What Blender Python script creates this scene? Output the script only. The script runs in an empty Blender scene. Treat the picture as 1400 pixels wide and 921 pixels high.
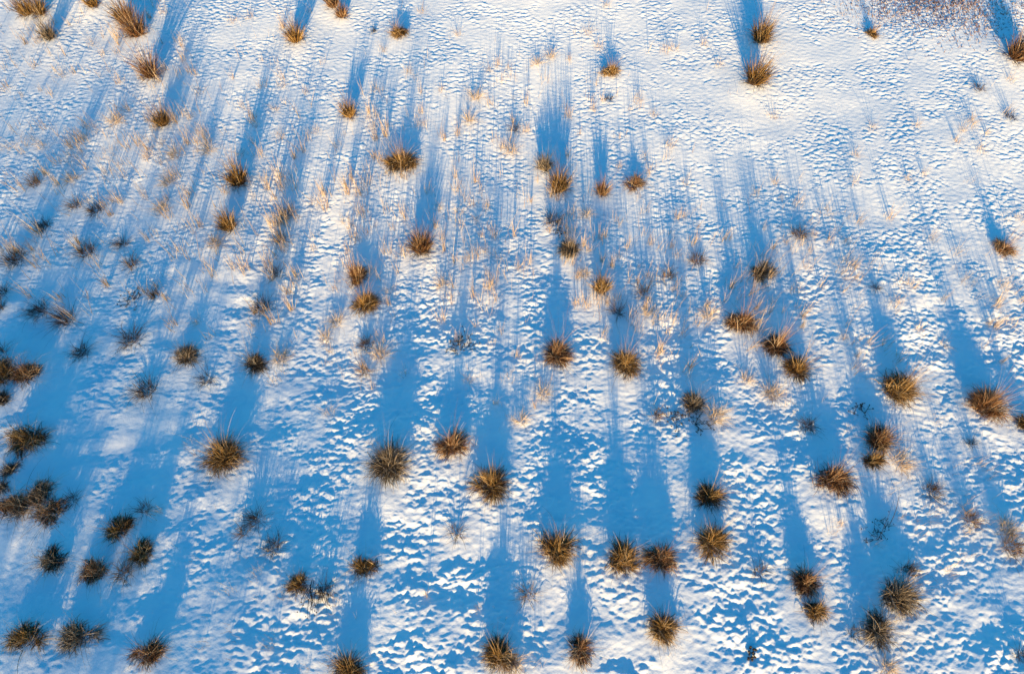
import bpy, math, random
import numpy as np

# ------------------------------------------------------------------ camera, sky, sun
sc = bpy.context.scene
C = bpy.context.collection
R = math.radians
CAM_H, PITCH, FPX, W, H = 10.0, 60.6, 933.0, 1400.0, 921.0
cd = bpy.data.cameras.new('camera'); cam = bpy.data.objects.new('camera', cd); C.objects.link(cam)
cam.location = (0, 0, CAM_H); cam.rotation_euler = (R(90 - PITCH), 0, 0)
cd.sensor_width = 36; cd.lens = FPX / W * 36; cd.clip_start = .1; cd.clip_end = 3000
sc.camera = cam
SUN_EL, SHADOW_AZ = 7.9, 1.65          # shadows run this many degrees clockwise of +Y
world = bpy.data.worlds.new('World'); sc.world = world; world.use_nodes = True
nt = world.node_tree; nt.nodes.clear()
sky = nt.nodes.new('ShaderNodeTexSky'); sky.sky_type = 'NISHITA'; sky.sun_disc = False
sky.sun_elevation = R(SUN_EL); sky.sun_rotation = R(180 + SHADOW_AZ)
sky.air_density = 1.0; sky.dust_density = 0.3; sky.ozone_density = 3.0
hs = nt.nodes.new('ShaderNodeHueSaturation'); hs.inputs['Hue'].default_value = .492; hs.inputs['Saturation'].default_value = 1.3
bg = nt.nodes.new('ShaderNodeBackground'); bg.inputs['Strength'].default_value = .106
wo = nt.nodes.new('ShaderNodeOutputWorld')
nt.links.new(sky.outputs[0], hs.inputs['Color']); nt.links.new(hs.outputs[0], bg.inputs['Color'])
nt.links.new(bg.outputs[0], wo.inputs['Surface'])
sl = bpy.data.lights.new('sun', 'SUN'); sl.energy = 5.0; sl.angle = R(.5); sl.color = (1.0, .69, .32)
so = bpy.data.objects.new('sun', sl); C.objects.link(so)
so.rotation_euler = (R(90 - SUN_EL), 0, R(-SHADOW_AZ))
vs = sc.view_settings
sc.display_settings.display_device = 'sRGB'
vs.view_transform = 'Standard'; vs.look = 'None'; vs.gamma = 1; vs.use_curve_mapping = False
vs.exposure = 1.62

rng = np.random.default_rng(11)
random.seed(4)

# ------------------------------------------------------------------ terrain (broad shape)
def soft(t):
    a = np.abs(t)
    return np.where(a < 18, t, np.sign(t) * (18 + 12 * (1 - np.exp(-(np.maximum(a, 18) - 18) / 12))))
def lncosh(u):
    a = np.abs(u)
    return a + np.log1p(np.exp(-2 * a)) - math.log(2)
def zlow(x, y):
    x = soft(np.asarray(x, float)); y = soft(np.asarray(y, float))
    s0, s1 = math.tan(R(-2.0)), math.tan(R(2.4))
    z = s0 * (y - 6) + (s1 - s0) * .5 * ((y - 6) + 2.5 * (lncosh((y - 7) / 2.5) - lncosh(-1 / 2.5)))
    L = .5 * (1 - np.tanh((x + 3.3) / 1.3))
    y0 = 6.0 + np.clip(-3.3 - x, 0, 6) * .28
    z = z + L * math.tan(R(.4)) * .5 * 1.6 * (lncosh((y - y0) / 1.6) - (y - y0) / 1.6)
    z = z + .035 * np.sin(x * .55 + 1.0) * np.sin(y * .45 + .3) + .018 * np.sin(x * 1.1 - y * .8)
    return z

# photo pixel -> point on the broad ground
p = R(PITCH)
FWD = np.array([0, math.cos(p), -math.sin(p)]); UP = np.array([0, math.sin(p), math.cos(p)])
def ground_at(px, py):
    d = np.array([(px - W / 2) / FPX, 0, 0]) + FWD + UP * ((H / 2 - py) / FPX)
    t = CAM_H / -d[2]
    for _ in range(12):
        q = np.array([0, 0, CAM_H]) + d * t
        t += (q[2] - float(zlow(q[0], q[1]))) / -d[2] * .9
    q = np.array([0, 0, CAM_H]) + d * t
    return q, t          # t = depth along the view axis: metres per pixel = t / FPX

# ------------------------------------------------------------------ what grows where (x, y in the photo, width in pixels)
# dense tussocks: x, y, width, height m, style, lean (screen dx,dy in widths), tone, label, short name
up, mop = 'up', 'mop'
T = [
 (38,20,20,.62,up,(0,0),.5,'upright brown tussock nearest the top left corner, left of a twin',None),
 (57,19,18,.60,up,(0,0),.5,'upright brown tussock in the top left corner, right of its twin',None),
 (69,52,20,.52,up,(0,0),.55,'small upright tussock just below the twin tussocks in the top left corner','the small tussock below the corner twins'),
 (128,8,24,.40,up,(0,0),.6,'brown tussock cut by the top edge, between the corner twins and a tall ragged pair',None),
 (174,30,26,.66,up,(-.3,0),.45,'upper left half of the tall ragged pair of tussocks near the top left',None),
 (189,48,30,.66,up,(-.2,0),.4,'lower right half of the tall ragged pair of tussocks near the top left','the ragged pair near the top left'),
 (208,105,20,.86,up,(-.1,0),.55,'tall narrow straw coloured tussock below the ragged pair near the top left','the tall narrow tussock at upper left'),
 (224,170,24,.50,up,(0,0),.45,'small bushy tussock below the tall narrow straw tussock at upper left','the small bushy tussock at upper left'),
 (327,250,32,.60,up,(0,0),.4,'brown bushy tussock with long diagonal shadow, at upper left, right of pale wisps','the bushy tussock with diagonal shadow'),
 (405,56,26,.56,up,(-.1,0),.55,'golden upright tussock near the top, between the ragged pair and a broken double tuft','the golden upright tussock near the top'),
 (456,9,22,.40,up,(-.3,0),.5,'upper piece of the broken double tuft cut by the top edge',None),
 (468,23,18,.36,up,(0,0),.5,'lower piece of the broken double tuft near the top edge','the double tuft at the top edge'),
 (542,48,30,.26,mop,(0,0),.4,'low dark olive tuft near the top, right of the broken double tuft','the low olive tuft near the top'),
 (478,158,22,.44,up,(0,0),.75,'small straw tuft with paired thin shadows, above left of the big upper tussock',None),
 (550,226,50,.46,mop,(0,-.1),.35,'big brown tussock in the upper part of the photo with a fan shaped shadow','the big upper tussock with fan shadow'),
 (1031,113,36,.66,up,(.3,0),.4,'lower of two tall rust brown tussocks one above the other at upper right','the lower tall tussock at upper right'),
 (1039,56,34,.62,up,(.2,0),.4,'upper of two tall rust brown tussocks one above the other at upper right','the upper tall tussock at upper right'),
 (835,100,30,.26,mop,(0,0),.8,'low golden tuft fanned flat, near the top right of centre','the low golden fan near the top'),
 (1192,48,20,.26,mop,(0,0),.45,'small square dark tuft beside the brown stubble patch at top right','the square tuft near the stubble patch'),
 (1389,79,46,.62,up,(.5,0),.35,'big brown tussock cut by the right edge, near the top right corner','the big tussock at the top right edge'),
 (577,341,40,.50,up,(0,0),.35,'compact upright brown tussock straight below the big upper tussock','the compact tussock below the fan shadow'),
 (488,380,30,.40,mop,(0,0),.6,'golden tuft touching the top of a rounder tuft, left of centre',None),
 (499,418,38,.44,mop,(0,0),.55,'round golden brown tussock touching the smaller tuft above it, left of centre','the round half of the stacked pair'),
 (764,260,30,.58,up,(0,0),.55,'tall golden tussock in a string of tufts at upper centre','the tall golden tussock at upper centre'),
 (745,230,28,.36,up,(-.4,0),.85,'pale orange ragged tuft touching the upper left of the tall golden tussock',None),
 (823,265,18,.40,up,(0,0),.7,'tiny upright golden tuft right of the tall golden tussock at upper centre',None),
 (868,254,34,.22,mop,(0,0),.85,'wide flat pale golden tuft right of the tiny upright tuft at upper centre','the flat pale tuft at upper centre'),
 (779,342,32,.32,mop,(0,-.1),.5,'brown tuft below the tall golden tussock at upper centre','the brown tuft below the golden tussock'),
 (821,396,28,.38,up,(0,0),.85,'loose orange straw tuft between the centre tussock and the brown tuft above it','the loose orange tuft above centre'),
 (1038,374,34,.34,mop,(0,0),.15,'dark brown tuft above a row of three tussocks at right of centre','the dark tuft above the three-tussock row'),
 (1015,445,40,.48,mop,(.15,0),.45,'round golden brown tussock, left end of a sloping row of three','the left of three sloping-row tussocks'),
 (1061,474,38,.46,mop,(.1,0),.3,'round brown tussock in the middle of a sloping row of three','the middle of three sloping-row tussocks'),
 (1090,508,40,.46,mop,(.1,0),.3,'spiky brown tussock, right end of a sloping row of three','the right of three sloping-row tussocks'),
 (1369,343,30,.26,mop,(.2,0),.9,'straw yellow tuft near the right edge, a third of the way down','the straw tuft near the right edge'),
 (762,486,44,.50,mop,(0,0),.35,'shaggy brown tussock nearest the centre of the photo','the shaggy tussock at the centre'),
 (853,501,44,.46,mop,(0,0),.5,'golden brown tussock just right of the shaggy centre tussock','the golden tussock right of centre'),
 (257,489,42,.38,mop,(0,0),.35,'dark golden tussock among grey sparse tufts on the blue snow at left','the dark golden tussock at left'),
 (349,499,34,.34,mop,(0,0),.05,'grey spidery tussock right of the dark golden tussock at left','the grey spidery tussock'),
 (6,512,60,.36,mop,(0,0),.15,'left half of a long dark tussock pair at the left edge',None),
 (40,512,48,.34,mop,(.1,0),.15,'right half of a long dark tussock pair at the left edge','the long dark pair at left edge'),
 (3,546,28,.32,mop,(0,0),.05,'dark tussock cut by the left edge, just below the long dark pair',None),
 (37,602,56,.44,mop,(0,0),.25,'round dark tussock with arching right side blades near the left edge','the round dark tussock near left edge'),
 (15,644,26,.30,mop,(0,0),.05,'small black spiky tuft below the round dark tussock near the left edge',None),
 (3,668,22,.28,mop,(0,0),.05,'small dark tuft cut by the left edge, below the small black spiky tuft',None),
 (60,676,42,.36,mop,(0,-.1),.1,'dark spiky tuft just above the long brown mat of grass at lower left',None),
 (24,694,60,.32,mop,(0,0),.3,'left half of the long brown mat of grass at lower left',None),
 (68,699,60,.30,mop,(0,0),.3,'right half of the long brown mat of grass at lower left','the long brown mat at lower left'),
 (310,626,62,.50,mop,(0,0),.3,'big round shaggy tussock standing alone on the blue snow, left of centre','the big lone tussock on blue snow'),
 (535,634,66,.46,mop,(0,0),.35,'widest tussock, brown with long fringe, below left of the centre','the widest tussock below centre'),
 (619,610,42,.44,mop,(0,0),.5,'compact golden tussock just right of the widest tussock','the compact golden tussock below centre'),
 (674,664,50,.44,mop,(.1,.15),.35,'tussock with one thin dark stem pointing up, below centre','the tussock with one dark stem'),
 (971,681,42,.44,mop,(0,0),.15,'upper of two round dark domed tussocks one above the other, right of centre','the upper domed tussock'),
 (972,741,50,.40,mop,(0,0),.45,'right end of the row of four golden mops, below the dark dome','the right end of the mop row'),
 (904,764,42,.42,mop,(0,0),.45,'round golden mop, third from left in the row of four','the third mop of the row'),
 (850,768,50,.38,mop,(0,0),.55,'ragged double headed golden mop, second from left in the row of four','the second mop of the row'),
 (761,753,56,.42,mop,(0,0),.5,'biggest golden mop, left end of the row of four','the left end of the mop row'),
 (947,556,34,.34,mop,(0,-.1),.4,'pinkish brown ragged tussock beside dark leafy litter, right of centre','the ragged tussock by dark litter'),
 (1226,537,58,.48,mop,(.5,-.1),.35,'windswept golden tussock combed to the right, upper left of two alike','the left windswept tussock'),
 (1345,558,56,.48,mop,(.5,-.1),.45,'windswept golden tussock combed to the right, standing nearer the right edge','the right windswept tussock'),
 (1399,582,30,.40,mop,(.3,0),.2,'dark tussock cut by the right edge beside the right windswept tussock',None),
 (1198,604,44,.44,mop,(.3,-.2),.25,'dark brown tussock with one long blade pointing up right, below a windswept tussock','the tussock with upward right blade'),
 (1192,630,34,.26,mop,(0,0),.25,'low dark tuft touching the underside of a dark brown tussock at right',None),
 (1135,656,52,.42,mop,(.4,0),.35,'wedge shaped brown tussock sweeping right, alone on speckled snow at right','the wedge shaped tussock at right'),
 (161,727,44,.34,mop,(0,0),.25,'topmost tussock of the lower left cluster, dark brown','the topmost of the lower left cluster'),
 (194,758,42,.38,mop,(0,0),.3,'rightmost tussock of the lower left cluster, with a dark stem trailing right','the rightmost of the lower left cluster'),
 (73,768,44,.36,mop,(-.1,.2),.1,'shaggy grey tussock trailing long blades down left, leftmost of the lower left cluster','the shaggy leftmost cluster tussock'),
 (133,781,46,.34,mop,(0,0),.45,'olive golden tussock at the bottom middle of the lower left cluster','the olive cluster tussock'),
 (38,873,50,.38,mop,(0,0),.2,'dark tussock in the bottom left corner, left end of a row of three','the bottom left corner tussock'),
 (110,871,50,.38,mop,(0,0),.5,'russet tussock with pale fringe, middle of the bottom left row of three','the russet tussock at bottom left'),
 (203,893,48,.40,mop,(0,0),.2,'dark domed tussock, right end of the bottom left row of three','the dark dome at bottom left'),
 (409,798,32,.26,mop,(0,0),.2,'small dark brown ragged tuft beside black stems, lower left of centre','the ragged tuft beside black stems'),
 (497,776,36,.26,mop,(0,0),.15,'small dark spidery tuft right of the black stems, lower left of centre','the spidery tuft at lower centre-left'),
 (477,916,52,.40,mop,(0,0),.15,'dark spiky tussock cut by the bottom edge, left of centre','the spiky bottom edge tussock'),
 (684,898,50,.42,mop,(0,0),.3,'olive tussock with pale upright stems near the bottom edge at centre','the olive tussock at bottom centre'),
 (793,886,42,.34,mop,(0,0),.35,'spread out russet tussock near the bottom edge, right of the olive one','the spread russet tussock at bottom'),
 (905,857,42,.42,mop,(.1,.1),.4,'brown tussock trailing a long tail of blades downward, below the mop row','the tailed tussock below the mops'),
 (1100,797,42,.40,mop,(0,0),.15,'upper dark tussock of a stacked pair at lower right','the upper dark tussock at lower right'),
 (1112,835,38,.28,mop,(0,0),.4,'smaller low tuft right below the upper dark tussock at lower right','the low tuft of the lower right pair'),
 (1222,817,58,.44,mop,(.35,-.05),.35,'big brown tussock combed right, joined by pale stems to a rounder one below','the combed tussock at lower right'),
 (1199,860,48,.36,mop,(.1,0),.45,'round golden brown tussock below the big combed tussock at lower right','the round tussock at lower right'),
 (314,312,26,.46,up,(-.2,-.2),.7,'ragged straw tussock below the bushy tussock with diagonal shadow','the ragged straw tussock at left'),
]
# sparse tufts: x, y, width, height m, lean, tone, adjectives
S = [
 (50,253,30,.34,(-.4,-.2),.6,'sparse golden tuft leaning left'),(104,282,26,.28,(-.3,0),.6,'sparse golden tuft'),
 (131,289,34,.24,(0,0),.3,'sparse greyish tuft'),(61,311,34,.2,(-.2,0),.0,'thin dark tuft'),
 (21,357,42,.34,(0,0),.25,'sparse dark brown edge tuft'),(119,346,42,.32,(0,0),.2,'sparse grey brown tuft'),
 (168,334,24,.28,(-.3,0),.3,'small sparse brown tuft'),(181,363,32,.3,(0,0),.4,'sparse brown tuft'),
 (213,406,28,.28,(-.4,-.3),.4,'thin slanted brown tuft'),(295,335,34,.24,(0,0),.7,'thin pale spidery tuft'),
 (5,402,24,.3,(0,0),.05,'dark tuft cut by the left edge'),(2,422,20,.26,(0,0),.0,'low dark edge tuft'),
 (56,426,44,.3,(-.1,.2),.0,'thin black drooping tuft'),(90,437,48,.34,(-.3,.1),.05,'black brown tuft drooping left'),
 (180,465,48,.34,(0,0),.2,'wide thin dark tuft'),(202,535,48,.36,(-.3,0),.2,'loose drooping tuft'),
 (285,520,30,.3,(-.3,.2),.25,'thin tuft with a long stem down left'),(112,481,34,.26,(-.1,.2),.0,'thin dark wiry tuft'),
 (3,482,22,.3,(0,0),.1,'thin dark tuft at the left edge'),
 (377,374,26,.36,(0,0),.3,'sparse brown tuft'),(385,330,26,.36,(-.1,0),.4,'sparse brown tuft'),(391,297,24,.38,(0,0),.5,'sparse straw tuft'),
 (360,420,36,.34,(0,.1),.15,'dark tuft drooping downward'),(461,442,28,.28,(0,0),.9,'pinkish straw tuft'),(445,463,24,.24,(0,0),.9,'small pinkish straw tuft'),
 (606,389,24,.26,(0,0),.95,'pinkish orange tuft'),(384,491,40,.24,(.2,0),.8,'pale twiggy tuft'),
 (521,485,30,.34,(0,0),.7,'golden tuft with trailing blades'),(497,507,28,.3,(-.1,.1),.6,'brown loose tuft'),(502,472,34,.2,(-.2,0),.4,'thin flat tuft'),
 (880,402,26,.34,(0,0),.6,'sparse straw brown tuft'),(844,428,26,.34,(0,0),.2,'dark greenish sparse tuft'),(887,429,28,.26,(0,0),.95,'pale peach tuft'),
 (968,431,32,.34,(0,0),.9,'pale orange sparse tuft'),(912,379,24,.26,(0,0),.5,'thin brown stalky tuft'),(953,357,36,.22,(.1,0),.5,'thin arched tuft'),
 (757,302,36,.26,(0,0),.1,'thin dark spidery tuft'),(801,294,22,.24,(0,0),.95,'pale orange tuft'),(799,376,28,.2,(0,0),.8,'pale green straw tuft'),
 (742,539,30,.28,(0,0),.8,'pinkish spidery tuft'),(713,575,24,.26,(0,0),.85,'pale pink stalky tuft'),(977,570,46,.34,(.2,0),.85,'pinkish pale sparse tuft'),
 (897,569,20,.26,(0,0),.6,'tiny brown tuft'),(1020,519,30,.2,(.2,0),.9,'tiny peach tuft'),(1056,538,40,.3,(0,0),.7,'pale tangled tuft'),
 (1230,632,50,.28,(.3,0),.75,'pale tangled sparse tuft'),(1274,672,44,.2,(.2,.1),.3,'thin dark scattered tuft'),
 (1376,724,46,.22,(.1,0),.7,'large pinkish tangled tuft'),(1327,712,40,.22,(0,0),.5,'thin dark and pink tuft'),(1382,750,50,.24,(.1,.1),.6,'low tangled twiggy tuft'),
 (350,710,36,.3,(-.2,0),.2,'dark brown sparse tuft'),(376,747,42,.26,(0,.1),.2,'grey twiggy tuft'),(332,728,22,.2,(0,0),.6,'small grey tuft'),
 (444,806,34,.28,(0,.3),.05,'black sparse tuft'),(624,728,28,.26,(0,0),.4,'small brown star shaped tuft'),
 (169,784,34,.28,(.2,0),.5,'pale olive sparse tuft'),(722,813,32,.26,(0,0),.6,'pinkish grey sparse tuft'),(1038,779,30,.24,(-.1,.1),.3,'thin dark tuft with pale stem'),
 (199,697,26,.24,(0,0),.1,'tiny dark arched tuft'),(102,684,26,.2,(0,0),.05,'tiny black tuft'),(703,907,34,.3,(-.1,.2),.8,'pinkish stem bundle'),
 (649,134,24,.36,(0,0),.85,'orange upright sparse tuft'),(641,166,20,.34,(0,0),.85,'pale stalky tuft'),(699,207,24,.34,(0,0),.75,'rusty sparse tuft'),
 (703,177,18,.26,(0,0),.3,'small dark rusty tuft'),(753,78,20,.24,(0,0),.95,'orange sparse tuft'),(734,87,22,.2,(0,0),.95,'pale orange tuft'),
 (1092,322,34,.26,(0,0),.4,'thin stalky tuft'),(1197,394,16,.16,(0,0),.0,'tiny black tuft'),(1380,161,20,.2,(0,0),.0,'tiny black tuft'),
 (1338,122,24,.16,(0,0),.2,'tiny dark tuft under snow'),(832,137,16,.14,(0,0),.05,'tiny dark tuft'),(511,44,12,.14,(0,0),.0,'tiny black tuft'),
 (1103,582,34,.22,(0,.1),.1,'thin dark twiggy tuft'),(1326,606,18,.16,(0,0),.0,'tiny black tuft'),(1212,914,34,.22,(0,0),.8,'pale flat tuft'),
 (1166,866,26,.14,(0,0),.1,'tiny dark flat tuft'),(1395,896,24,.2,(0,0),.0,'tiny dark tuft'),(1240,781,36,.2,(.4,-.1),.3,'thin tuft of slanted blades'),
 (231,249,28,.3,(-.3,0),.8,'pale pink sparse tuft'),(98,246,30,.26,(-.2,0),.8,'pale rusty sparse tuft'),(222,287,34,.24,(0,0),.8,'pink flattened tuft'),
 (241,212,30,.3,(-.1,0),.75,'pale sparse tuft'),(286,206,22,.34,(-.2,0),.75,'small straw tuft'),(158,168,26,.34,(-.1,0),.85,'pinkish sparse tuft'),
]
# pale wisps: x, y, width
Wp = [(38,195,26),(10,201,22),(58,201,20),(95,199,12),(270,127,20),(172,150,14),(118,188,16),(318,29,18),(343,24,14),
 (150,213,30),(100,222,26),(274,180,18),(125,62,16),(86,102,18),(222,196,16),(360,117,18),(375,151,20),(381,189,26),(386,117,16),(513,124,18),
 (523,70,12),(559,99,14),(603,124,12),(510,173,18),(463,201,14),(575,173,22),(627,47,12),(576,16,14),(803,45,22),(819,66,18),(829,9,14),
 (922,67,16),(963,62,12),(871,138,20),(893,159,12),(914,199,20),(983,89,14),(1380,111,16),(1316,179,14),(1328,167,14),(1253,171,12),
 (1194,176,12),(1169,213,14),(1341,206,18),(1056,160,16),(432,281,20),(498,264,18),(599,284,20),(626,291,16),(647,346,16),(661,344,16),
 (678,352,24),(470,302,18),(364,246,18),(556,241,28),(649,301,14),(938,251,16),(710,367,18),(1129,291,22),(1158,329,14),(1236,389,24),
 (1223,416,28),(1321,386,28),(1371,391,20),(1151,362,22),(1086,397,22),(271,441,14),(451,565,20),(534,399,24),(330,212,16),(433,180,18),
 (668,96,10),(880,215,12),(1060,250,12),(1240,245,12),(1392,300,16),(1152,462,12),(1290,470,14),(640,520,14),(905,480,12)]
# dark seed-headed weeds: x, y, width, label
V = [(182,411,26,'black seed headed weed lying on the snow at left'),
 (622,474,22,'left one of two black seed headed weeds left of the centre tussock'),
 (636,470,28,'right one of two black seed headed weeds left of the centre tussock'),
 (928,573,34,'dark leafy weed beside a snow lump under the pinkish ragged tussock'),
 (958,577,26,'dark crumbly weed right of the snow lump under the pinkish ragged tussock'),
 (1176,562,22,'tiny dark weed above the tussock with the upward right blade'),
 (1194,727,30,'dark weed with one long upright black stem on the blue snow at lower right'),
 (430,806,30,'bundle of thick black weed stems between two ragged dark tufts'),
 (764,320,12,'tiny black weed just above the brown tuft at upper centre'),
 (1210,716,16,'tiny dark weed right of the long upright black weed stem'),
 (1028,893,12,'single small dark seed head alone on the snow near the bottom right')]

# ------------------------------------------------------------------ snow surface
D = .0155
xs = np.arange(-14.2, 14.2, D); ys = np.arange(-1.6, 17.2, D)
nx, ny = len(xs), len(ys)
kx = np.fft.fftfreq(nx, D); ky = np.fft.rfftfreq(ny, D)
KX, KY = np.meshgrid(kx, ky, indexing='ij')
def band(lam, aniso=1.0, width=.45, tilt=0.0):
    """Gaussian noise of wavelength lam (metres), stretched aniso times along x"""
    n = np.fft.rfft2(rng.standard_normal((nx, ny)))
    a = R(tilt)
    u = (KX * math.cos(a) + KY * math.sin(a)) * aniso; v = -KX * math.sin(a) + KY * math.cos(a)
    k = np.sqrt(u * u + v * v) + 1e-9
    f = np.exp(-.5 * (np.log(k * lam) / width) ** 2)
    h = np.fft.irfft2(n * f, s=(nx, ny))
    return h / h.std()
X, Y = np.meshgrid(xs, ys, indexing='ij')
Z = zlow(X, Y)
def sm(a, b, t):
    t = np.clip((t - a) / (b - a), 0, 1); return t * t * (3 - 2 * t)
rough = .30 + .70 * sm(-1.1, .7, band(1.8, 1.2) + .6 * band(.7))       # patches of smooth and broken crust
far = sm(5.0, 10.5, Y + .12 * X)
left = sm(-2.5, -5.5, X) * (1 - sm(6.5, 9.5, Y))
warp = band(.5) * .02
n_big = band(.62, 1.6, .35, 8)
n_mid = band(.23, 1.35, .42, 12)
f_mid = band(.175, 1.9, .35, 3)
n_mid2 = band(.27, 1.5, .42, -18)
f_mid2 = band(.16, 1.6, .35, -9)
n_sm = band(.115, 1.7, .35)
n_fi = band(.060, 1.3, .3)
crust = (np.tanh(1.3 * n_mid) * .6 + np.tanh(1.3 * n_mid2) * .4) * (1 - far) + .8 * far * (np.tanh(1.3 * f_mid) * .6 + np.tanh(1.3 * f_mid2) * .4)
amp = rough * (1 - .38 * far) * (1 - .45 * left)
n_vf = band(.034, 1.2, .25)
rip = amp * (.0062 * crust * 1.15 * (1 - .38 * far) + .0040 * n_sm * (1 + .05 * far) + .0021 * n_fi + .0007 * n_vf)
big = .0062 * n_big * (1 - .75 * far) * (1 + .3 * left) * (.6 + .4 * rough)
detail = rip + big
detail += .009 * band(2.6, 1.2) * (1 - .5 * far)
del n_big, n_mid, n_mid2, n_sm, n_fi, crust, amp, warp
# low hummocks of drifted snow round each tussock; the surface is smoother there
mound = np.zeros_like(Z); calm = np.ones_like(Z)
spots = [(t[0], t[1], t[2], .03) for t in T] + [(s[0], s[1], s[2], .012) for s in S]
for px, py, w, hh in spots:
    q, dep = ground_at(px, py); r = max(.5 * w * dep / FPX, .09)
    i0, i1 = np.searchsorted(xs, [q[0] - 5 * r, q[0] + 5 * r]); j0, j1 = np.searchsorted(ys, [q[1] - 6 * r, q[1] + 5 * r])
    if i1 <= i0 or j1 <= j0: continue
    dx = (X[i0:i1, j0:j1] - q[0]) / (1.5 * r); dy = (Y[i0:i1, j0:j1] - q[1] + .35 * r) / (1.7 * r)
    g = np.exp(-.5 * (dx * dx + dy * dy) * 1.3)
    mound[i0:i1, j0:j1] = np.maximum(mound[i0:i1, j0:j1], hh * g * min(r / .25, 1.2))
    calm[i0:i1, j0:j1] *= 1 - .6 * g * (1 if hh > .02 else .5)
edge = sm(0, .8, np.minimum(np.minimum(X - xs[0], xs[-1] - X), np.minimum(Y - ys[0], ys[-1] - Y)))
fine = detail * calm * edge + mound * edge
Z += fine
def zfine(x, y):
    i = int(round((x - xs[0]) / D)); j = int(round((y - ys[0]) / D))
    return float(fine[i, j]) if 0 <= i < nx and 0 <= j < ny else 0.0
out = np.cumsum(np.geomspace(.05, 90, 46))
gx = np.concatenate([xs[0] - out[::-1], xs, xs[-1] + out]); gy = np.concatenate([ys[0] - out[::-1], ys, ys[-1] + out])
GX, GY = np.meshgrid(gx, gy, indexing='ij'); GZ = zlow(GX, GY); k = len(out)
GZ[k:k + nx, k:k + ny] = Z
GY[k:k + nx, k:k + ny] += 2.0 * rip * calm * edge * (.6 + .4 * far)      # wind-cut crests lean downwind, steep on the lee side
n, m = GZ.shape
co = np.stack([GX, GY, GZ], -1).reshape(-1, 3).astype(np.float32)
idx = np.arange(n * m, dtype=np.int32).reshape(n, m)
q4 = np.stack([idx[:-1, :-1], idx[1:, :-1], idx[1:, 1:], idx[:-1, 1:]], -1).reshape(-1)
def mesh_from(name, co, quads, smooth=True, tris=None):
    me = bpy.data.meshes.new(name)
    nq = len(quads) // 4; nt_ = 0 if tris is None else len(tris) // 3
    me.vertices.add(len(co)); me.vertices.foreach_set('co', np.ascontiguousarray(co, np.float32).ravel())
    li = quads if tris is None else np.concatenate([quads, tris])
    me.loops.add(len(li)); me.loops.foreach_set('vertex_index', li.astype(np.int32))
    ls = np.arange(nq, dtype=np.int32) * 4
    if nt_: ls = np.concatenate([ls, nq * 4 + np.arange(nt_, dtype=np.int32) * 3])
    me.polygons.add(nq + nt_); me.polygons.foreach_set('loop_start', ls)
    me.polygons.foreach_set('use_smooth', np.full(nq + nt_, smooth))
    me.update(calc_edges=True)
    return me
gm = mesh_from('snow_ground', co, q4)
ground = bpy.data.objects.new('snow_ground', gm); C.objects.link(ground)
ground['kind'] = 'structure'
del GX, GY, GZ, X, Y, co, q4, idx, KX, KY

# ------------------------------------------------------------------ materials
def principled(name):
    m_ = bpy.data.materials.new(name); m_.use_nodes = True
    return m_, m_.node_tree.nodes, m_.node_tree.links, m_.node_tree.nodes['Principled BSDF']
snow, N, L_, B = principled('snow')
B.inputs['Roughness'].default_value = .75; B.inputs['Specular IOR Level'].default_value = .15
tc = N.new('ShaderNodeTexCoord')
n1 = N.new('ShaderNodeTexNoise'); n1.inputs['Scale'].default_value = 1.6; n1.inputs['Detail'].default_value = 9; n1.inputs['Roughness'].default_value = .62
cr = N.new('ShaderNodeValToRGB')
cr.color_ramp.elements[0].position = .35; cr.color_ramp.elements[0].color = (.73, .79, .86, 1)
cr.color_ramp.elements[1].position = .65; cr.color_ramp.elements[1].color = (.88, .90, .915, 1)
n2 = N.new('ShaderNodeTexNoise'); n2.inputs['Scale'].default_value = 45; n2.inputs['Detail'].default_value = 6; n2.inputs['Roughness'].default_value = .65
bp = N.new('ShaderNodeBump'); bp.inputs['Strength'].default_value = .5; bp.inputs['Distance'].default_value = .006
L_.new(tc.outputs['Object'], n1.inputs['Vector']); L_.new(tc.outputs['Object'], n2.inputs['Vector'])
L_.new(n1.outputs['Fac'], cr.inputs['Fac']); L_.new(cr.outputs[0], B.inputs['Base Color'])
L_.new(n2.outputs['Fac'], bp.inputs['Height']); L_.new(bp.outputs[0], B.inputs['Normal'])
gm.materials.append(snow)

def grass_mat(name, stops):
    m_, N, L_, B = principled(name)
    at = N.new('ShaderNodeAttribute'); at.attribute_name = 'tone'
    cr = N.new('ShaderNodeValToRGB')
    e = cr.color_ramp.elements
    while len(e) < len(stops): e.new(.5)
    for el, (ps, c) in zip(e, stops): el.position = ps; el.color = (*c, 1)
    nz = N.new('ShaderNodeTexNoise'); nz.inputs['Scale'].default_value = 25
    tcn = N.new('ShaderNodeTexCoord'); L_.new(tcn.outputs['Object'], nz.inputs['Vector'])
    ad = N.new('ShaderNodeMath'); ad.operation = 'MULTIPLY_ADD'; ad.inputs[1].default_value = .25; ad.use_clamp = True
    L_.new(nz.outputs['Fac'], ad.inputs[0]); L_.new(at.outputs['Fac'], ad.inputs[2])
    L_.new(ad.outputs[0], cr.inputs['Fac']); L_.new(cr.outputs[0], B.inputs['Base Color'])
    B.inputs['Roughness'].default_value = .6; B.inputs['Specular IOR Level'].default_value = .25
    return m_
M_blade = grass_mat('dry_grass', [(0, (.010, .007, .006)), (.22, (.030, .016, .007)), (.5, (.13, .066, .016)), (.78, (.30, .17, .045)), (1, (.52, .36, .17))])
M_russet = grass_mat('russet_grass', [(0, (.012, .007, .005)), (.22, (.040, .018, .009)), (.5, (.14, .060, .022)), (.78, (.28, .145, .065)), (1, (.45, .32, .20))])
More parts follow.
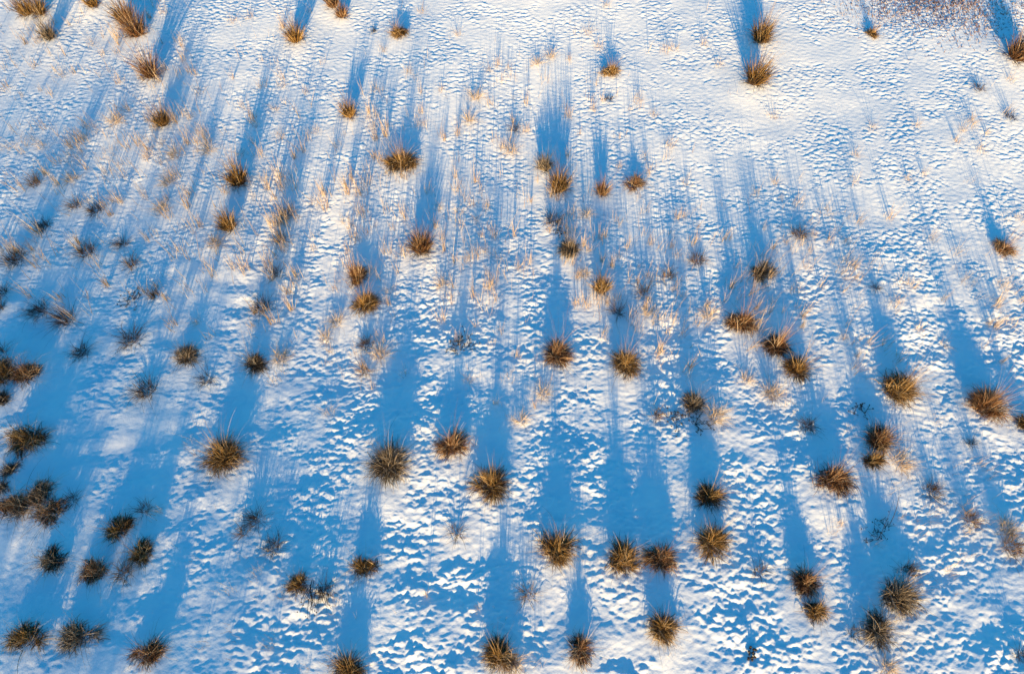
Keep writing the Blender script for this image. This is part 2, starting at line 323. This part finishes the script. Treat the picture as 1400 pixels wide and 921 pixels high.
M_grey = grass_mat('weathered_grass', [(0, (.010, .009, .008)), (.22, (.028, .021, .016)), (.5, (.085, .062, .040)), (.78, (.22, .17, .12)), (1, (.45, .39, .32))])
M_pale = grass_mat('bleached_grass', [(0, (.09, .055, .035)), (.4, (.33, .22, .13)), (1, (.60, .48, .35))])
M_dark = grass_mat('dead_stem', [(0, (.012, .010, .010)), (1, (.05, .035, .028))])

# ------------------------------------------------------------------ blades
def blades(base, azim, elev, length, width, droop, tone, wob=.05, rings=5):
    """vectorised bent three-sided blades; arrays of n. droop = how far (radians) the tip bends down"""
    n = len(azim); t = np.linspace(0, 1, rings)
    ang = elev[:, None] - droop[:, None] * t[None] ** 1.3
    az = azim[:, None] + rng.normal(0, wob, (n, 1)) * t[None] * 4
    seg = (length / (rings - 1))[:, None]
    d = np.stack([np.cos(ang) * np.sin(az), np.cos(ang) * np.cos(az), np.sin(ang)], -1)
    P = np.zeros((n, rings, 3)); P[:, 0] = base
    P[:, 1:] = base[:, None] + np.cumsum(d[:, :-1] * seg[..., None], 1)
    side = np.stack([np.cos(az), -np.sin(az), np.zeros_like(az)], -1)
    nor = np.cross(d, side)
    ww = (width[:, None] * (1 - .85 * t[None] ** 1.5)) * .5
    roll = rng.uniform(0, 6.28, (n, 1))
    V_ = []
    for a, s in ((0, 1.0), (2.3, .8), (-2.3, .8)):
        c, s_ = np.cos(roll + a)[..., None], np.sin(roll + a)[..., None]
        V_.append(P + (side * c + nor * s_) * ww[..., None] * s)
    V_ = np.stack(V_, 2)                       # n, rings, 3, 3
    vid = np.arange(n * rings * 3).reshape(n, rings, 3)
    a = vid[:, :-1]; b = vid[:, 1:]
    Q = np.stack([a, np.roll(a, -1, 2), np.roll(b, -1, 2), b], -1).reshape(-1)
    return V_.reshape(-1, 3), Q, np.repeat(tone, rings * 3)
def join(parts):
    o = 0; A = []; B_ = []; Cc = []
    for v, q, t in parts: A.append(v); B_.append(q + o); Cc.append(t); o += len(v)
    return np.concatenate(A), np.concatenate(B_), np.concatenate(Cc)
def obj(name, data, mat, parent=None):
    v, q, t = data
    me = mesh_from(name, v, q)
    at = me.attributes.new('tone', 'FLOAT', 'POINT'); at.data.foreach_set('value', t.astype(np.float32))
    me.materials.append(mat)
    o = bpy.data.objects.new(name, me); C.objects.link(o); o.parent = parent
    return o
def empty(name, px, py):
    q, dep = ground_at(px, py)
    o = bpy.data.objects.new(name, None); o.empty_display_size = .1
    o.location = (q[0], q[1], float(zlow(q[0], q[1])) + zfine(q[0], q[1])); C.objects.link(o)
    return o, dep / FPX, q
def tag(o, label, cat, group):
    o['label'] = label; o['category'] = cat; o['group'] = group
U = rng.uniform
def disc(n, r):
    a = U(0, 6.2832, n); rr = r * np.sqrt(U(0, 1, n))
    return np.stack([rr * np.cos(a), rr * np.sin(a), np.full(n, -.03)], -1), a

def lean_xy(l, py):   # screen lean -> ground direction
    return l[0], -l[1] * 1.2
def tussock(px, py, w, h, style, lean, tone, label):
    o, mpp, q = empty('grass_tussock', px, py)
    tag(o, label, 'grass tussock', 'dry grass tussocks standing in the snow')
    tone = .05 + tone * .92
    MB = M_grey if tone < .16 or U() < .15 else M_russet if U() < .4 else M_blade
    r = .5 * w * mpp * (.78 if py < 300 else .84); lx, ly = lean_xy(lean, py)
    big = min(1.3, max(.5, r / .25))
    n = int(620 * big)
    if style == up:
        n = int(n * .5); rb = r * .55; h_ = h * .92
        b, a = disc(n, rb)
        az = np.arctan2(b[:, 0] + rng.normal(0, rb * .5, n) + lx * r * .8, b[:, 1] + rng.normal(0, rb * .5, n) + ly * r)
        out_ = np.hypot(b[:, 0], b[:, 1]) / rb
        el = np.clip(1.50 - .30 * out_ - rng.exponential(.10, n) - .2 * np.hypot(lx, ly), .3, 1.55)
        ln = h_ * U(.45, 1.05, n); dr = rng.normal(.25, .25, n)
        wd = U(.007, .016, n)
    else:
        if px < 260 and py > 480: h = h * .66
        rb = r * .54; n = int(n * .95); h = h * (1.18 if 300 < py < 600 else 1.08)
        nc = int(U(5, 10)); cc, _a = disc(nc, rb * 1.05)             # the tussock is a handful of smaller clumps grown together
        cc *= U(.75, 1.25, (nc, 1)); cc[:, 0] *= U(.75, 1.4); cc[:, 1] *= U(.65, 1.15); caz = np.where(U(0, 1, nc) < .6, np.arctan2(cc[:, 0] + lx * r, cc[:, 1] + ly * r) + rng.normal(0, .8, nc), U(0, 6.28, nc))
        chh = U(.55, 1.15, nc); cto = rng.normal(0, .13, nc); cel = U(.75, 1.4, nc); csz = U(.18, .42, nc)
        ci = rng.choice(nc, n, p=csz / csz.sum())
        b = cc[ci] + np.stack([rng.normal(0, 1, n) * csz[ci] * r * .55, rng.normal(0, 1, n) * csz[ci] * r * .55, np.zeros(n)], -1); b[:, 2] = -.03
        az = caz[ci] + rng.normal(0, .85, n)
        el = np.clip(cel[ci] + rng.normal(0, .28, n), .2, 1.75)
        ln = h * .88 * chh[ci] * U(.5, 1.25, n); dr = np.clip(rng.normal(2.5, .7, n), .3, 3.8)
        ln = ln * np.minimum(1, r * .74 / (ln * .55) * U(.8, 1.2, n))
        wd = U(.005, .014, n)
    tn = np.clip(rng.normal(tone * .74, .36, n) + (cto[ci] if style == mop else 0), -.12, 1)
    obj('leaf_blades', blades(b, az, el, ln, wd, dr, tn, .16, 7), MB, o)
    # matted thatch at the foot
    n2_ = int(320 * big); b2, a2 = disc(n2_, rb * 1.15)
    obj('thatch', blades(b2, U(0, 6.28, n2_), U(.1, 1.3, n2_), h * U(.2, .5, n2_) * (1.2 if style == up else 1), U(.007, .013, n2_), U(0, 1.8, n2_),
                         np.clip(rng.normal(tone * .4, .15, n2_), -.1, 1), .12, 4), MB, o)
    # pale fringe of fallen blades
    n3 = int(65 * big); b3, a3 = disc(n3, rb * 1.1)
    az3 = U(0, 6.28, n3) if abs(lx) + abs(ly) < .05 else np.arctan2(lx, ly) + rng.normal(0, 1.2, n3)
    f_ = blades(b3, az3, U(.3, 1.2, n3), r * U(.8, 2.2, n3) + .05, U(.003, .0055, n3), U(.6, 1.7, n3), U(.1, 1, n3), .15, 6)
    obj('fallen_blades', f_, M_pale, o)
    n5 = int(60 * big); b5, a5 = disc(n5, rb)
    b5[:, :2] *= .6
    obj('culms', blades(b5, U(0, 6.28, n5), np.clip(rng.normal(1.42, .13, n5), .9, 1.57), h * (.8 + 1.5 * U(0, 1, n5) ** 1.5), U(.003, .007, n5), U(0, .7, n5), U(.1, .9, n5), .06, 6), MB, o)
    # upright flowering stems, each one a part
    for _ in range(3 + int(3 * big)):
        b4, a4 = disc(1, rb * .8)
        L4 = h * U(1.1, 1.55, 1) if style == up else h * U(1.05, 1.6, 1)
        obj('flower_stem', blades(b4, a4, U(.9, 1.5, 1), L4, U(.004, .006, 1), U(.0, .6, 1), U(.1, 1, 1), .05, 6), M_pale if tone > .3 else M_blade, o)
    # some long trailing stalks
    for _ in range(4 + int(6 * big)):
        b4, a4 = disc(1, rb * 1.0)
        az4 = (rng.normal(3.14, 1.1, 1) if U() < .65 else U(0, 6.28, 1)) if abs(lx) < .2 else np.arctan2(lx, ly) + rng.normal(0, .8, 1)
        obj('trailing_stem', blades(b4, az4, U(.35, 1.0, 1), r * U(1.3, 2.9, 1), U(.004, .008, 1), U(.8, 1.6, 1), U(0, .6, 1), .16, 8), random.choice([M_dark, M_blade, M_pale]), o)
    return o, q

def sparse(px, py, w, h, lean, tone, label):
    o, mpp, q = empty('sparse_grass_tuft', px, py)
    tag(o, label, 'sparse tuft', 'sparse grass tufts poking through the snow')
    r = .5 * w * mpp; lx, ly = lean_xy(lean, py)
    n = int(34 + 210 * r); n = int(n * (1.5 if w > 33 else 1)); b, a = disc(n, r * .42)
    az = np.arctan2(b[:, 0] + rng.normal(0, r * .4, n) + lx * r, b[:, 1] + rng.normal(0, r * .4, n) + ly * r)
    el = np.clip(rng.normal(1.0, .35, n), .15, 1.5)
    tn = np.clip(rng.normal(tone, .2, n), 0, 1)
    mt = M_pale if tone > .62 else M_blade
    ln = np.maximum(h, r) * U(.5, 1.25, n)
    obj('leaf_blades', blades(b, az, el, ln, U(.0045, .0085, n), np.clip(rng.normal(1.0, .6, n), -.2, 2.4), tn * (.9 if tone > .62 else .7), .14, 6), mt, o)
    n = 6 + int(20 * r); b, a = disc(n, r * .5)
    obj('fallen_blades', blades(b, U(0, 6.28, n), U(.15, .7, n), r * U(1.0, 2.3, n) + .05, U(.003, .006, n), U(.4, 1.2, n), U(0, .7, n), .2, 6), M_dark if tone < .35 else M_pale, o)
    return o, q

def wisp(px, py, w, label):
    o, mpp, q = empty('grass_wisp', px, py); r = .5 * w * mpp
    tag(o, label, 'grass wisp', 'pale wisps of grass scattered over the snow')
    n = 20 + int(80 * r); b, a = disc(n, r * .8)
    h = .24 + .6 * r
    obj('leaf_blades', blades(b, U(0, 6.28, n), np.clip(rng.normal(1.05, .4, n), .1, 1.5), h * U(.35, 1.2, n), U(.003, .006, n), rng.normal(.8, .6, n), U(.2, 1, n), .15, 5), M_pale, o)
    return o, q

def blobs(cs, s):
    """small knobbly seed heads (octahedra pulled about)"""
    base = np.array([(1, 0, 0), (0, 1, 0), (0, 0, 1), (-1, 0, 0), (0, -1, 0), (0, 0, -1)], float)
    tri = np.array([(0, 1, 2), (1, 3, 2), (3, 4, 2), (4, 0, 2), (1, 0, 5), (3, 1, 5), (4, 3, 5), (0, 4, 5)])
    V_ = np.concatenate([c + base * s * U(.5, 1.2, (6, 1)) for c in cs]); F = np.concatenate([(tri + 6 * i).ravel() for i in range(len(cs))])
    me = mesh_from('seed_head', V_, np.zeros(0, np.int32), True, F)
    return me
def weed(px, py, w, label):
    o, mpp, q = empty('seed_headed_weed', px, py); r = .5 * w * mpp
    tag(o, label, 'dead weed', 'dark dead weeds lying on the snow')
    n = 5 + int(14 * r / .15)
    b, a = disc(n, r * .9); b[:, 2] = 0
    az = U(0, 6.28, n); ln = r * U(.5, 1.1, n) + .03
    el = U(.1, .9, n)
    if 'long upright' in label: ln[0] = .75; el[0] = 1.1; az[0] = 0.05
    if 'stems' in label: ln[:] *= 2.2; az = U(2.4, 3.6, n); el[:] = U(.2, .6, n)
    if 'single' in label: ln[:] = .05
    st = obj('weed_stem', blades(b, az, el, ln, U(.008, .014, n), U(0, .5, n), U(0, .6, n), .1, 5), M_dark, o)
    tip = b + np.stack([np.cos(el) * np.sin(az), np.cos(el) * np.cos(az), np.sin(el)], -1) * (ln * .85)[:, None]
    tip[:, 2] = np.maximum(tip[:, 2] * .8, .01)
    cs = [t + rng.normal(0, .008, 3) for t in tip for _ in range(1 if 'stem' in label else 3)]
    for c_ in cs:
        me = blobs([c_], .012 if 'single' not in label else .02)
        at = me.attributes.new('tone', 'FLOAT', 'POINT'); at.data.foreach_set('value', U(0, 1, len(me.vertices)).astype(np.float32))
        me.materials.append(M_dark)
        so_ = bpy.data.objects.new('seed_head', me); C.objects.link(so_); so_.parent = o
    return o, q

# ------------------------------------------------------------------ place everything
LM = []
for x, y, w, h, st, ln, tn, lab, short in T:
    tussock(x, y, w, h, st, ln, tn, lab)
    if short: LM.append((x, y, short))
def where(x, y, used, head):
    """words for a small thing from the nearest tussock that has a name"""
    near = sorted(LM, key=lambda l: math.hypot(l[0] - x, l[1] - y))
    for lx, ly, nm in near[:4]:
        a = math.degrees(math.atan2(ly - y, x - lx)) % 360
        dr = ['right of', 'above right of', 'above', 'above left of', 'left of', 'below left of', 'below', 'below right of'][int((a + 22.5) // 45) % 8]
        d = math.hypot(lx - x, ly - y)
        ds = 'just' if d < 45 else 'a little' if d < 90 else 'well' if d < 160 else 'far'
        s = head + ', ' + ds + ' ' + dr + ' ' + nm
        if s not in used and len(s.split()) <= 16: used.add(s); return s
    print('DUPLICATE LABEL', head, x, y); return s
used = set()
for x, y, w, h, ln, tn, adj in S: sparse(x, y, w, h, ln, tn, where(x, y, used, adj))
for i, (x, y, w) in enumerate(Wp):
    sz = 'tiny' if w < 15 else 'small' if w < 20 else 'spread out'
    wisp(x, y, w, where(x, y, used, sz + ' pale wisp'))
for v in V: weed(*v)

# ------------------------------------------------------------------ stubble: single straws nobody could count
FIELD = [  # photo x, y, spread x, spread y, how many, height, leaf width mm
 (90,110,80,90,420,.24,8),(240,60,60,60,150,.24,7),(150,250,110,50,170,.32,9),(50,300,60,50,110,.38,10),(210,330,90,50,120,.34,9),(300,370,50,60,90,.36,9),(100,380,60,40,60,.34,9),(230,190,60,45,170,.28,8),
 (395,260,22,50,170,.36,9),(380,380,24,60,110,.36,9),(505,250,26,60,200,.34,8),(510,350,40,40,130,.28,7),(640,290,60,50,200,.3,7),(675,380,30,40,200,.32,7),(720,120,50,50,160,.2,6),
 (765,270,26,60,110,.28,7),(830,360,36,60,240,.28,7),(925,420,24,50,120,.32,8),(930,330,40,50,120,.22,6),(1120,300,60,40,160,.22,6),(1180,420,30,50,110,.3,7),(1040,380,24,40,120,.32,8),
 (1365,420,22,60,80,.28,7),(1290,380,30,30,60,.22,6),(480,480,60,40,100,.22,6),(690,520,40,40,80,.22,6),(1300,700,90,60,200,.2,5),
 (1050,420,40,50,90,.26,6),(1340,180,50,60,50,.18,6),(850,180,60,80,90,.2,6),(540,110,60,60,90,.22,6),(360,100,50,70,110,.24,6),
 (500,880,150,30,70,.2,5),(300,720,60,50,60,.18,5)]
P_ = []; hh = []; ww = []
for cx, cy, sx, sy, n, h, wmm in FIELD:
    k_ = 0; n = int(n * 1.7)
    while k_ < n:
        c = (rng.normal(cx, sx), rng.normal(cy, sy)); m_ = int(1 + 22 * U() ** 3); k0 = U(.6, 1.3); sp = U(.02, .07)
        q, _ = ground_at(*c)
        for _ in range(m_):
            x_ = q[0] + rng.normal(0, sp); y_ = q[1] + rng.normal(0, sp)
            P_.append((x_, y_, float(zlow(x_, y_)) + zfine(x_, y_) - .01)); hh.append(h * k0 * U(.4, 1.3)); ww.append(wmm * U(.6, 1.3) / 1000); k_ += 1
P_ = np.array(P_); n = len(P_)
stb = obj('grass_stubble', blades(P_, U(0, 6.28, n), np.clip(rng.normal(1.42, .14, n), .4, 1.57), np.array(hh) * 1.35, np.array(ww), np.clip(rng.normal(.15, .2, n), 0, 1.5), U(.1, 1, n), .05, 5), M_pale)
stb['kind'] = 'stuff'; stb['label'] = 'fine bleached grass straws standing thinly all over the snow'; stb['category'] = 'stubble'
# brown stubble patch at the top right
P_ = []
for _ in range(3000):
    c = (rng.normal(1262, 58), abs(rng.normal(0, 24)) - 8) if U() < .65 else (rng.normal(1330, 50), rng.normal(22, 22))
    q, _d = ground_at(*c); P_.append((q[0], q[1], float(zlow(q[0], q[1])) + zfine(q[0], q[1]) - .005))
P_ = np.array(P_); n = len(P_)
br = obj('brown_stubble', blades(P_, U(0, 6.28, n), U(.1, 1.2, n), U(.03, .09, n), U(.008, .018, n), U(0, .8, n), U(.1, .85, n), .2, 4), M_russet)
br['kind'] = 'stuff'; br['label'] = 'patch of short brown stubble breaking through thin snow at the top right'; br['category'] = 'stubble'

# ------------------------------------------------------------------ leafless scrub behind the camera to the left: its thin shade lies over the near left snow
def bare_shrub(x, y, h, wd, label):
    o = bpy.data.objects.new('bare_shrub', None); o.location = (x, y, float(zlow(x, y))); C.objects.link(o)
    tag(o, label, 'shrub', 'leafless shrubs shading the snow from outside the picture')
    n = int(44 * wd * h / 2); b, a = disc(n, wd * .42)
    obj('stems', blades(b, np.arctan2(b[:, 0], b[:, 1]) + rng.normal(0, .6, n), np.clip(rng.normal(1.35, .13, n), .8, 1.6), h * U(.6, 1.08, n), U(.012, .026, n), U(-.1, .35, n), U(0, 1, n), .06, 6), M_dark, o)
    m_ = n * 4; b, a = disc(m_, wd * .5); b[:, 2] = U(.25, .85, m_) * h
    obj('twigs', blades(b, U(0, 6.28, m_), U(.5, 1.5, m_), U(.2, .6, m_), U(.005, .010, m_), U(-.3, .4, m_), U(0, 1, m_), .15, 4), M_dark, o)
SH = [(-12.4, -12.5, 3.7, 2.8), (-10.3, -13.4, 3.55, 2.5), (-8.3, -12.6, 3.25, 2.5), (-6.6, -13.3, 2.95, 2.2), (-5.0, -12.4, 2.4, 2.0), (-3.7, -13.0, 2.1, 1.3)]
for k_, (x, y, h, wd) in enumerate(SH):
    bare_shrub(x, y, h, wd, ['tallest leafless shrub at the far left end of the thicket', 'second leafless shrub from the tall end of the thicket',
        'broad leafless shrub left of the middle of the thicket', 'leafless shrub right of the middle of the thicket',
        'low leafless shrub beside the narrow one at the right end of the thicket', 'narrow leafless shrub at the right end of the thicket'][k_])
